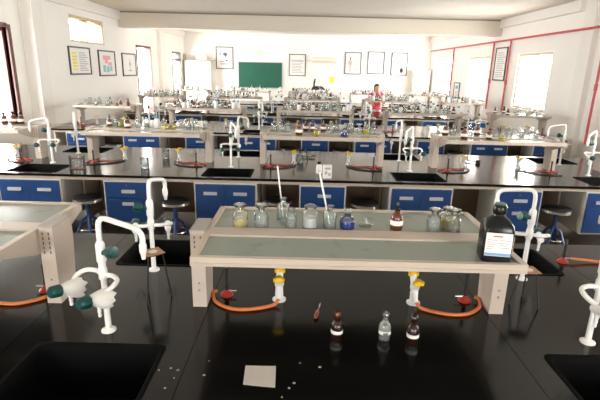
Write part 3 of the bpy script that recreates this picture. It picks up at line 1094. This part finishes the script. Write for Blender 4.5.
# crumbs and drops on the granite
for i, (x, y) in enumerate([(159, 370), (171, 368), (178, 370), (174, 378), (165, 388), (204, 375), (209, 361), (289, 388), (294, 383), (282, 397), (300, 363), (320, 367)]):
    p = on_z(x, y, ZB)
    tag(obj('crumb', MB().lathe([(.004 + (i % 3) * .0015, 0), (.0035, .001), (0, .0015)], 8).mesh('crumb', M['speck']), None, (p.x, p.y, ZB)),
        'tiny pale crumb scattered on the black front bench', 'crumb', 'crumbs on the front bench')

# tripods standing between the racks
make_tripod(-.80, 2.30, .27, .3, 'black wire tripod with brown gauze left of the front middle rack', 'scorched brown wire gauze on the tripod left of the front rack')
make_tripod(1.28, 2.34, .20, 1.2, 'black wire tripod right of the front middle rack', 'scorched brown wire gauze on the tripod right of the front rack')
make_burner(1.84, 2.95, 'red-based burner by the far right sink of the front bench', math.pi)
hose([(1.895, 2.95, ZB + .028), (2.1, 2.94, ZB + .012), (2.4, 2.86, ZB + .0105), (2.75, 2.80, ZB + .0105)], 'orange rubber hose trailing right from the far burner of the front bench')

# ------------------------------------------------------------------ bottles on the other racks
lists = {(1, 0): [], (1, 1): [], (1, 2): [], (1, 3): []}


def row2(i, items):
    for kind, px, py, s in items:
        p = on_z(px, py, ZS)
        xx, half = RACKS[1, i]
        yy = p.y - ROWS[1]
        yy = min(max(yy, -.33), -.17) if yy < -.06 else min(max(yy, .05), .29)
        lists[1, i].append((kind, min(max(p.x, xx - half + .17), xx + half - .17), ROWS[1] + yy, s))


row2(0, [('amber', 7, 123, 1.2), ('clear', 12, 120, 1), ('amber', 17.5, 123, 1.3), ('amber', 23, 122, 1.25)])
row2(1, [('amber_dropper', 92, 121, 1.1), ('clear', 98, 122, 1), ('amber', 108, 129, 1.25), ('clear', 115, 126, 1.1), ('clear', 120, 127, 1.1), ('flask_yellow', 107, 121, 1.0), ('jar', 125, 126, 1.1), ('white', 136, 123, 1),
         ('wash', 139, 127, 1.0), ('flask_yellow', 149, 130, 1.15), ('clear', 155, 126, 1.1), ('flask_yellow', 167, 129, 1.1), ('clear', 185, 130, 1.15), ('clear_empty', 190, 126, 1.1), ('clear', 196, 130, 1.1), ('jar', 202, 128, 1)])
row2(2, [('clear', 273, 130, 1.2), ('clear', 279, 131, 1.2), ('jar', 285, 131, 1.2), ('amber', 299, 134.5, 1.35), ('amber', 306, 130, 1.2), ('amber', 312, 130, 1.1), ('flask_yellow', 316, 134.5, 1.1), ('amber_dropper', 323, 130, 1.1),
         ('clear', 329, 133, 1.2), ('clear', 335, 131, 1.1), ('flask_blue', 344.5, 136, 1.25), ('clear', 353, 132, 1.2), ('clear_empty', 358, 134, 1.1), ('flask_yellow', 366, 134, 1.2), ('clear', 373, 134, 1.2)])
row2(3, [('amber', 445, 135, 1.25), ('clear', 450, 135.5, 1.2), ('amber', 463, 138.5, 1.25), ('clear', 468, 134, 1.1), ('amber', 475, 135, 1.25), ('amber', 487.5, 139, 1.1), ('clear', 496, 138, 1.2), ('flask_yellow', 502, 141, 1.0),
         ('clear', 509, 137, 1.1), ('jar', 516, 137, 1), ('clear', 522, 139, 1), ('clear', 529, 139, 1.1), ('jar', 536, 139, .9)])
rnd = random.Random(11)
for k in (2, 3, 4):
    for i in range(5):
        xx, half = RACKS[k, i]
        L = lists[k, i] = []
        if k == 2 and i == 0:
            ks = ['jar', 'jar', 'clear', 'clear', 'clear', 'clear', 'amber_cone', 'amber_cone', 'amber_cone', 'amber_cone']
        elif k == 2 and i == 4:
            ks = ['amber', 'amber', 'amber', 'clear', 'clear', 'jar', 'clear', 'clear', 'jar']
        else:
            pool = {2: ['clear', 'clear', 'clear', 'amber', 'amber', 'jar', 'wash', 'white'], 3: ['clear', 'clear', 'white', 'white', 'amber', 'jar', 'wash'], 4: ['clear', 'white', 'white', 'amber', 'jar', 'wash']}[k]
            ks = [rnd.choice(pool) for _ in range(30 if half > .7 else 19)]
        span = half - .13
        for q, kind in enumerate(ks):
            x = xx - span + 2 * span * (q + .5) / len(ks) + rnd.uniform(-.015, .015)
            y = ROWS[k] + (-.25 + rnd.uniform(-.06, .06) if q % 2 else .17 + rnd.uniform(-.09, .09))
            L.append((kind, x, y, rnd.uniform(1.0, 1.25)))
def spread(L, lo, hi):
    """nudge bottles of one shelf apart so that they stand side by side"""
    L.sort(key=lambda a: a[1])
    gap = lambda a, b: .040 * (a[3] + b[3])
    xs = [a[1] for a in L]
    for q in range(1, len(L)):
        xs[q] = max(xs[q], xs[q - 1] + gap(L[q - 1], L[q]))
    if xs and xs[-1] > hi:
        xs[-1] = hi
        for q in range(len(L) - 2, -1, -1):
            xs[q] = min(xs[q], xs[q + 1] - gap(L[q], L[q + 1]))
    return [(a[0], x, a[2], a[3]) for a, x in zip(L, xs)]


for (k, i), L in lists.items():
    xx, half = RACKS[k, i]
    L = spread([a for a in L if a[2] < ROWS[k]], xx - half + .14, xx + half - .14) + spread([a for a in L if a[2] >= ROWS[k]], xx - half + .14, xx + half - .14)
    L.sort(key=lambda a: a[1])
    for q, (kind, x, y, s) in enumerate(L):
        make_bottle(kind, x, y, ZS, '%s, %s from left on the %s bench %s rack' % (LOOK[kind], ORD[q], ROWW[k], RACKPOS[i]), s, rnd.uniform(0, 6))

# ------------------------------------------------------------------ clutter on the second bench
def beaker(px, py, s, label):
    p = on_z(px, py, ZB)
    t = thing('glass_beaker', label, 'beaker', (p.x, p.y, ZB), 0)
    t.scale = (s, s, s)
    lathe_part('body', 'beaker', [(0, .002), (.040, .002), (.044, .008), (.044, .110), (.049, .118), (.047, .118), (.042, .110), (.042, .010), (0, .006)], 'beaker', t, 20)
    lathe_part('water', 'bk_w', [(0, .007), (.041, .009), (.041, .05), (0, .05)], 'liq_clear', t, 18)


beaker(145, 168, 1.2, 'tall clear glass beaker on the second bench, left of the middle')
beaker(166, 158, 1.1, 'clear glass beaker under the left rack of the second bench')
beaker(300, 163, 1.0, 'clear glass beaker behind the white box on the second bench')
p = on_z(327, 178, ZB)
bx = thing('chemical_box', 'small upright white printed box on the second bench front', 'box', (p.x, p.y, ZB), .15)
obj('carton', MB().box(-.05, .05, -.03, .03, 0, .16).mesh('carton', M['label'], False), bx)
obj('print', MB().box(-.035, .035, -.031, -.03, .11, .135).box(-.035, -.005, -.031, -.03, .05, .09).box(.008, .035, -.031, -.03, .03, .07).mesh('print', M['ink_grey'], False), bx)
p = on_z(319, 174, ZB)
make_bottle('white', p.x, p.y + .05, ZB, 'white plastic bottle beside the upright white box on the second bench', 1.15)
for (px, py, rz, w) in ((302, 160, .2, 'left of the white box'), (465, 160, .8, 'by the right gas tap')):
    p = on_z(px, py, ZB)
    t = thing('tripod', 'low black wire tripod on the second bench, %s' % w, 'tripod', (p.x, p.y, ZB), rz, 'black wire tripods')
    part('ring', ('tring', .15), lambda m: m.tube([(.05 * math.cos(q * math.pi / 9), .05 * math.sin(q * math.pi / 9), .15) for q in range(18)], .006, 6, True), 'dark_metal', t)
    for i in range(3):
        part('leg', ('tleg', .15), lambda m: m.tube([(.05, 0, .15), (.055, 0, .13), (.085, 0, .005)], .005, 6), 'dark_metal', t, (0, 0, 0), i * 2.0944)
for (px, py, rz, w) in ((306, 158, .5, 'middle rack'), (470, 162, 2.2, 'right rack')):
    p = on_z(px, py, ZB)
    t = thing('boss_head_clamp', 'grey metal clamp lying on the second bench under the %s' % w, 'clamp', (p.x, p.y, ZB), rz)
    part('rod', 'clrod', lambda m: m.cyl((-.13, 0, .016), (.06, 0, .022), .008, n=8), 'steel', t)
    part('jaw', 'cljaw', lambda m: m.tube([(.05, -.01, .022), (.08, -.04, .024), (.13, -.035, .03), (.14, -.015, .03)], .010, 8), 'steel', t)
    part('jaw', 'cljaw2', lambda m: m.tube([(.05, .01, .022), (.08, .04, .024), (.13, .035, .03), (.14, .015, .03)], .010, 8), 'steel', t)
    part('thumb_screw', 'clscr', lambda m: m.cyl((.06, -.07, .03), (.06, .07, .03), .005, n=8).box(.045, .075, .065, .075, .014, .046), 'chrome', t)
    part('boss', 'clboss', lambda m: m.box(-.15, -.11, -.025, .025, 0, .05), 'dark_metal', t)
# test-tube stands next to the left sink of the second bench
p = on_z(78, 169, ZB)
tr = thing('test_tube_stand', 'small dark test tube stand by the left sink of the second bench', 'test tube stand', (p.x, p.y, ZB), .05)
obj('base', MB().box(-.09, .09, -.03, .03, 0, .012).mesh('base', M['maroon'], False), tr)
for s in (-1, 1):
    obj('upright', MB().box(s * .085 - .006, s * .085 + .006, -.02, .02, .012, .17).mesh('upright', M['frame_dark'], False), tr)
obj('top_bar', MB().box(-.079, .079, -.02, .02, .13, .14).mesh('top_bar', M['maroon'], False), tr)
for i in range(4):
    tt = obj('test_tube', MB().lathe([(0, 0), (.007, .003), (.008, .01), (.008, .15), (.0095, .152)], 10).mesh('test_tube', M['glass']), None, (p.x - .06 + i * .04, p.y - .001 + .002 * i, ZB + .013))
    tag(tt, 'clear glass test tube, %s from left in the dark stand' % ORD[i], 'test tube', 'test tubes in the stand')

# ------------------------------------------------------------------ stools
for q, x in enumerate([3.15, .80, -.28, -1.53, -2.62]):
    make_stool((x, [5.36, 5.42, 5.46, 5.30, 5.34][q], 0), .3 * q, 'black round lab stool with chrome ring, %s from right at the second bench' % ORD[q])
for q, x in enumerate([-3.9, -1.53, -.28, .80, 3.15]):
    make_stool((x, ROWS[2] - .80, 0), .4 * q, 'black round lab stool with chrome ring, %s from left at the third bench' % ORD[q])

# ------------------------------------------------------------------ pictures and fittings on the walls
def framed(label, wall, u0, u1, z0, z1, prints, sheet='poster', tilt=0):
    """prints: list of (material, [(a0,a1,b0,b1) in 0..1 of the sheet])"""
    w, h = u1 - u0, z1 - z0
    if wall == 'left':
        t = thing('framed_poster', label, 'poster', (XL + .002, u0, z0), math.pi / 2)
    elif wall == 'right':
        t = thing('framed_poster', label, 'poster', (XR - .002, u1, z0), -math.pi / 2)
    else:
        t = thing('framed_poster', label, 'poster', (u0, YF - .002, z0), 0)
    f = .035
    fr = MB().box(0, f, -.03, 0, 0, h).box(w - f, w, -.03, 0, 0, h).box(f, w - f, -.03, 0, 0, f).box(f, w - f, -.03, 0, h - f, h)
    obj('frame', fr.mesh('frame', M['frame_dark'], False), t)
    sh = obj('sheet', MB().box(f, w - f, -.012, 0, f, h - f).mesh('sheet', M[sheet], False), t)
    for i, (mat, rects) in enumerate(prints):
        mb = MB()
        y1 = -.012 - i * .0004
        for (a0, a1, b0, b1) in rects:
            mb.box(f + a0 * (w - 2 * f), f + a1 * (w - 2 * f), y1 - .0006, y1, f + b0 * (h - 2 * f), f + b1 * (h - 2 * f))
        obj('print', mb.mesh('print', M[mat], False), sh)
    return t


lines = lambda a0, a1, b0, b1, n: [(a0, a1 - (.07 * (i % 3)), b0 + (b1 - b0) * i / n, b0 + (b1 - b0) * (i + .4) / n) for i in range(n)]
framed('framed chart with a yellow column on the left wall below the ventilator', 'left', 10.86, 11.94, 1.86, 2.505,
       [('ink_yellow', [(.12, .34, .12 + i * .125, .12 + i * .125 + .09) for i in range(6)]), ('ink_grey', lines(.45, .9, .1, .9, 9))])
framed('framed poster with pink and teal drawings on the left wall', 'left', 12.41, 13.5, 1.81, 2.48,
       [('ink_pink', [(.25, .72, .66, .84), (.35, .55, .50, .66), (.55, .8, .42, .55)]), ('ink_teal', [(.22, .40, .12, .42), (.45, .62, .10, .38), (.66, .80, .16, .40)])])
framed('framed poster with one small grey figure on the left wall', 'left', 14.02, 15.14, 1.79, 2.46,
       [('ink_grey', [(.5, .62, .45, .62), (.54, .58, .25, .8), (.42, .70, .18, .24)])])
framed('tall framed poster of dense text between red pipes on the right wall', 'right', 13.4, 14.2, 1.92, 2.85,
       [('ink_grey', lines(.15, .9, .08, .92, 12))])
framed('small framed notice on the right wall between the farther windows', 'right', 17.1, 17.72, 1.22, 1.78,
       [('label_blue', [(.2, .8, .6, .85)]), ('ink_grey', lines(.2, .85, .1, .5, 4))])
framed('framed poster with a dark blob drawing left of the chalkboard', 'far', -3.97, -3.19, 2.05, 3.01,
       [('ink_grey', [(.18, .30, .62, .78), (.25, .75, .18, .24), (.2, .5, .3, .36)]), ('ink', [(.42, .66, .62, .76), (.5, .62, .55, .62), (.55, .7, .34, .40)])])
framed('framed text poster just right of the chalkboard', 'far', -.68, .08, 1.82, 2.77,
       [('ink_grey', lines(.14, .86, .12, .66, 7)), ('ink', lines(.12, .9, .68, .78, 2))])
framed('framed poster of a standing human figure on the far wall', 'far', 1.83, 2.57, 1.95, 2.90,
       [('ink_flesh', [(.22, .40, .40, .66), (.25, .31, .10, .42), (.33, .39, .10, .42), (.18, .22, .42, .62), (.41, .45, .42, .62)]), ('ink', [(.27, .36, .68, .80)]), ('ink_grey', lines(.58, .9, .2, .8, 6))])
framed('framed poster with two blocks of text, second from right on far wall', 'far', 2.85, 3.61, 1.98, 2.95,
       [('ink_grey', lines(.32, .78, .66, .82, 3) + lines(.28, .74, .28, .42, 3))])
framed('framed poster with a round dark seal, rightmost on the far wall', 'far', 3.92, 4.65, 1.95, 2.93,
       [('ink_grey', lines(.2, .85, .42, .85, 6)), ('ink', [(.55, .78, .12, .28), (.60, .73, .08, .32)])])
# chalkboard
cb = thing('chalkboard', 'dark green chalkboard on the far wall', 'chalkboard', (-1.97, YF - .002, 1.25))
obj('writing_surface', MB().box(-.98, .98, -.025, 0, .03, 1.12).mesh('writing_surface', M['chalkboard'], False), cb)
obj('frame', MB().box(-1.02, -.98, -.035, 0, 0, 1.155).box(.98, 1.02, -.035, 0, 0, 1.155).box(-.98, .98, -.035, 0, 0, .03).box(-.98, .98, -.035, 0, 1.12, 1.155).mesh('frame', M['alu'], False), cb)
obj('chalk_tray', MB().box(-.98, .98, -.10, -.035, 0, .015).mesh('chalk_tray', M['alu'], False), cb)
# clock
ck = thing('wall_clock', 'round pale wall clock above the chalkboard', 'clock', (-2.03, YF - .002, 2.78))
R90 = Matrix.Rotation(math.pi / 2, 3, 'X')
obj('case', MB().lathe([(.17, 0), (.17, .035), (.155, .045), (.15, .03)], 24, (0, 0, 0), R90).mesh('case', M['carton']), ck)
obj('face', MB().lathe([(.15, 0), (.15, .031)], 24, (0, 0, 0), R90).mesh('face', M['clock_face']), ck)
obj('hand', MB().box(-.006, .006, -.036, -.032, 0, .11).mesh('hand', M['ink'], False), ck)
obj('hand', MB().box(0, .08, -.036, -.032, -.006, .006).mesh('hand', M['ink'], False), ck)
# wall shelf with carton, cupboards
sb = thing('shelf_board', 'long thin wall shelf at the far left corner', 'shelf', (-4.67, YF - .002, 2.39))
obj('board', MB().box(-.70, .70, -.30, 0, 0, .03).mesh('board', M['beige'], False), sb)
obj('end_bracket', MB().box(-.70, -.66, -.28, 0, .03, .26).mesh('end_bracket', M['beige'], False), sb)
tag(obj('carton_box', MB().box(-.24, .24, -.26, -.03, 0, .19).mesh('carton_box', M['carton'], False), None, (-4.58, YF - .01, 2.42)), 'grey-beige carton standing on the far left wall shelf', 'box')


def cupboard(x0, x1, h, label):
    t = thing('cupboard', label, 'cupboard', ((x0 + x1) / 2, YF - .005, 0))
    w = (x1 - x0) / 2
    obj('body', MB().box(-w, w, -.42, 0, 0, h).mesh('body', M['cupboard'], False), t)
    for s in (-1, 1):
        d = obj('door', MB().box(min(s * .004, s * (w - .01)), max(s * .004, s * (w - .01)), -.44, -.42, .06, h - .02).mesh('door', M['cupboard'], False), t)
        obj('handle', MB().box(s * .05 - .01, s * .05 + .01, -.465, -.44, h * .5, h * .5 + .12).mesh('handle', M['alu'], False), d)


cupboard(-5.30, -4.15, 2.38, 'tall cream cupboard under the shelf in the far left corner')
cupboard(4.86, 5.62, 2.22, 'cream cupboard in the far right corner')
# air conditioner
ac = thing('air_conditioner', 'cream wall-mounted air conditioner right of the chalkboard poster', 'air conditioner', (.90, YF - .002, 2.38))
obj('casing', MB().prism([(0, .27), (-.19, .25), (-.21, .10), (-.16, 0), (0, 0)], 'x', -.54, .54).mesh('casing', M['ac'], False), ac)
obj('louvre', MB().prism([(-.2115, .07), (-.205, .095), (-.208, .098), (-.215, .072)], 'x', -.50, .50).mesh('louvre', M['alu'], False), ac)
obj('pipe_cover', MB().box(-.78, -.54, -.06, 0, .09, .15).mesh('pipe_cover', M['ac'], False), ac)
tag(obj('wall_notice', MB().box(0, .22, -.01, 0, 0, .28).mesh('wall_notice', M['ink_yellow'], False), None, (1.17, YF - .002, 1.55)), 'small yellow notice on the far wall below the air conditioner', 'notice')
# demonstration desk with a dark instrument before the far wall
dk = thing('demonstration_desk', 'pale desk before the far wall, right of the chalkboard', 'desk', (.75, 20.3, 0))
obj('desktop', MB().box(-.8, .8, -.35, .35, .86, .90).mesh('desktop', M['rail'], False), dk)
for sx in (-1, 1):
    for sy in (-1, 1):
        obj('leg', MB().box(sx * .75 - .03, sx * .75 + .03, sy * .3 - .03, sy * .3 + .03, 0, .86).mesh('leg', M['rail'], False), dk)
mi = thing('instrument', 'dark lab instrument with a tall upright arm before the far wall', 'instrument', (.62, 20.2, .90))
obj('base', MB().box(-.22, .36, -.14, .14, 0, .12).mesh('base', M['black_plastic'], False), mi)
obj('upright_arm', MB().prism([(-.20, .12), (-.13, .12), (-.13, .62), (-.10, .84), (-.16, .86), (-.20, .66)], 'y', -.04, .04).mesh('upright_arm', M['black_plastic'], False), mi)
obj('head', loft(MB(), [rr(.22, .12, .05, .30), rr(.27, .14, .06, .36), rr(.27, .14, .06, .46), rr(.18, .10, .05, .53)]).mesh('head', M['hair']), mi)

# red gas pipes on the right wall
pipe = thing('gas_pipe', 'red gas pipe running along the right wall below the ceiling with drops', 'pipe', (XR - .06, 0, 3.02))
obj('main_run', MB().cyl((0, 4.0, 0), (0, YF - .10, 0), .026, n=10).mesh('main_run', M['pipe_red']), pipe)
for y, z0 in ((9.1, -2.22), (13.2, -1.95), (14.35, -1.95), (18.1, -1.95)):
    dr = obj('drop', MB().cyl((.012, y, z0), (.012, y, 0), .024, n=10).mesh('drop', M['pipe_red']), pipe)
    obj('valve', MB().cyl((.012, y, -1.18), (.012, y, -1.06), .034, n=10).mesh('valve', M['pipe_red']), dr)

# ------------------------------------------------------------------ the person between the third and fourth rows
pr_ = thing('person', 'person in a red and pink outfit standing behind the fourth bench racks', 'person', (2.52, 16.1, 0), .1)
J = {'pelvis': (0, 0, .90, .15, .11), 'waist': (0, 0, 1.03, .13, .10), 'chest': (0, .0, 1.22, .15, .11), 'upper': (0, 0, 1.33, .13, .09), 'neck': (0, -.01, 1.42, .052, .052),
     'head0': (0, -.02, 1.50, .075, .085), 'head1': (0, -.02, 1.58, .085, .095), 'crown': (0, -.01, 1.65, .06, .07)}
for s, q in ((-1, 'l'), (1, 'r')):
    J.update({q + 'sh': (s * .17, 0, 1.34, .055, .055), q + 'el': (s * .25, -.06, 1.10, .042, .042), q + 'wr': (s * .19, -.26, 1.02, .030, .026), q + 'hd': (s * .16, -.33, 1.00, .034, .018),
              q + 'hip': (s * .09, 0, .86, .09, .09), q + 'kn': (s * .10, -.01, .48, .058, .058), q + 'an': (s * .10, .02, .08, .038, .038), q + 'toe': (s * .11, -.13, .035, .036, .03)})
E_ = [('pelvis', 'waist'), ('waist', 'chest'), ('chest', 'upper'), ('upper', 'neck'), ('neck', 'head0'), ('head0', 'head1'), ('head1', 'crown')]
for q in 'lr':
    E_ += [('upper', q + 'sh'), (q + 'sh', q + 'el'), (q + 'el', q + 'wr'), (q + 'wr', q + 'hd'), ('pelvis', q + 'hip'), (q + 'hip', q + 'kn'), (q + 'kn', q + 'an'), (q + 'an', q + 'toe')]
for s, q in ((-1, 'l'), (1, 'r')):
    for f, (dx, ln) in enumerate([(-.024, .05), (-.008, .06), (.008, .055), (.024, .042)]):
        J[q + 'f%d' % f] = (s * .16 + dx, -.33 - ln * .6, .992, .009, .009)
        J[q + 'g%d' % f] = (s * .16 + dx, -.33 - ln * 1.2, .975, .008, .008)
        E_ += [(q + 'hd', q + 'f%d' % f), (q + 'f%d' % f, q + 'g%d' % f)]
    J[q + 'th'] = (s * .16 - s * .04, -.34, .995, .010, .010)
    E_.append((q + 'hd', q + 'th'))
keys = list(J)
me = bpy.data.meshes.new('body')
me.from_pydata([J[k_][:3] for k_ in keys], [(keys.index(a), keys.index(b)) for a, b in E_], [])
body = obj('body', me, pr_)
me.materials.append(M['skin'])
sm = body.modifiers.new('skin', 'SKIN')
sm.use_smooth_shade = True
for i, k_ in enumerate(keys):
    me.skin_vertices[0].data[i].radius = J[k_][3:]
    me.skin_vertices[0].data[i].use_root = (k_ == 'pelvis')
body.modifiers.new('sub', 'SUBSURF').levels = 1
body.modifiers['sub'].render_levels = 2


def ell(mb, rings, n=18):
    vs_, fs = [], []
    for (cx, cy, z, a, b_) in rings:
        for k in range(n):
            t = 2 * math.pi * k / n
            vs_.append((cx + a * math.cos(t), cy + b_ * math.sin(t), z))
    for i in range(len(rings) - 1):
        for k in range(n):
            fs.append((i * n + k, i * n + (k + 1) % n, (i + 1) * n + (k + 1) % n, (i + 1) * n + k))
    return mb.add(vs_, fs)


obj('dress', ell(MB(), [(0, 0, .84, .225, .185), (0, 0, .90, .19, .155), (0, 0, 1.04, .165, .135), (0, 0, 1.22, .18, .145), (0, 0, 1.33, .185, .125), (0, 0, 1.385, .14, .10), (0, 0, 1.41, .07, .065)]).mesh('dress', M['dress']), pr_)
for s in (-1, 1):
    obj('sleeve', MB().tube([(s * .13, 0, 1.36), (s * .19, 0, 1.33), (s * .235, -.035, 1.20), (s * .262, -.065, 1.10), (s * .235, -.15, 1.06)], [.07, .078, .07, .062, .05], 12).mesh('sleeve', M['dress']), pr_)
for s in (-1, 1):
    obj('trouser_leg', MB().tube([(s * .085, 0, .92), (s * .10, -.01, .50), (s * .10, .015, .10)], [.115, .085, .07], 12).mesh('trouser_leg', M['label']), pr_)
obj('scarf', MB().tube(smooth_path([(-.13, -.12, 1.05), (-.11, -.15, 1.20), (-.09, -.125, 1.34), (-.05, .05, 1.42), (.05, .05, 1.42), (.09, -.125, 1.34), (.11, -.15, 1.20), (.13, -.12, 1.05)], 4), .03, 8).mesh('scarf', M['scarf']), pr_)
obj('hair', ell(MB(), [(0, .05, 1.40, .06, .04), (0, .045, 1.50, .092, .075), (0, .03, 1.585, .102, .10), (0, .01, 1.65, .085, .095), (0, 0, 1.69, .045, .05), (0, 0, 1.70, .001, .001)]).lathe([(0, -.04), (.035, -.025), (.045, 0), (.035, .025), (0, .04)], 12, (0, .09, 1.60)).mesh('hair', M['hair']), pr_)
for s in (-1, 1):
    obj('eye', MB().lathe([(0, -.008), (.009, 0), (0, .008)], 8, (s * .032, -.108, 1.575)).mesh('eye', M['ink']), pr_)
    obj('ear', MB().lathe([(0, -.025), (.014, 0), (0, .025)], 8, (s * .088, -.015, 1.56)).mesh('ear', M['skin']), pr_)
obj('nose', MB().prism([(-.105, 1.585), (-.135, 1.545), (-.10, 1.54)], 'x', -.012, .012).mesh('nose', M['skin']), pr_)
obj('mouth', MB().box(-.022, .022, -.112, -.098, 1.512, 1.520).mesh('mouth', M['ink_red'], False), pr_)
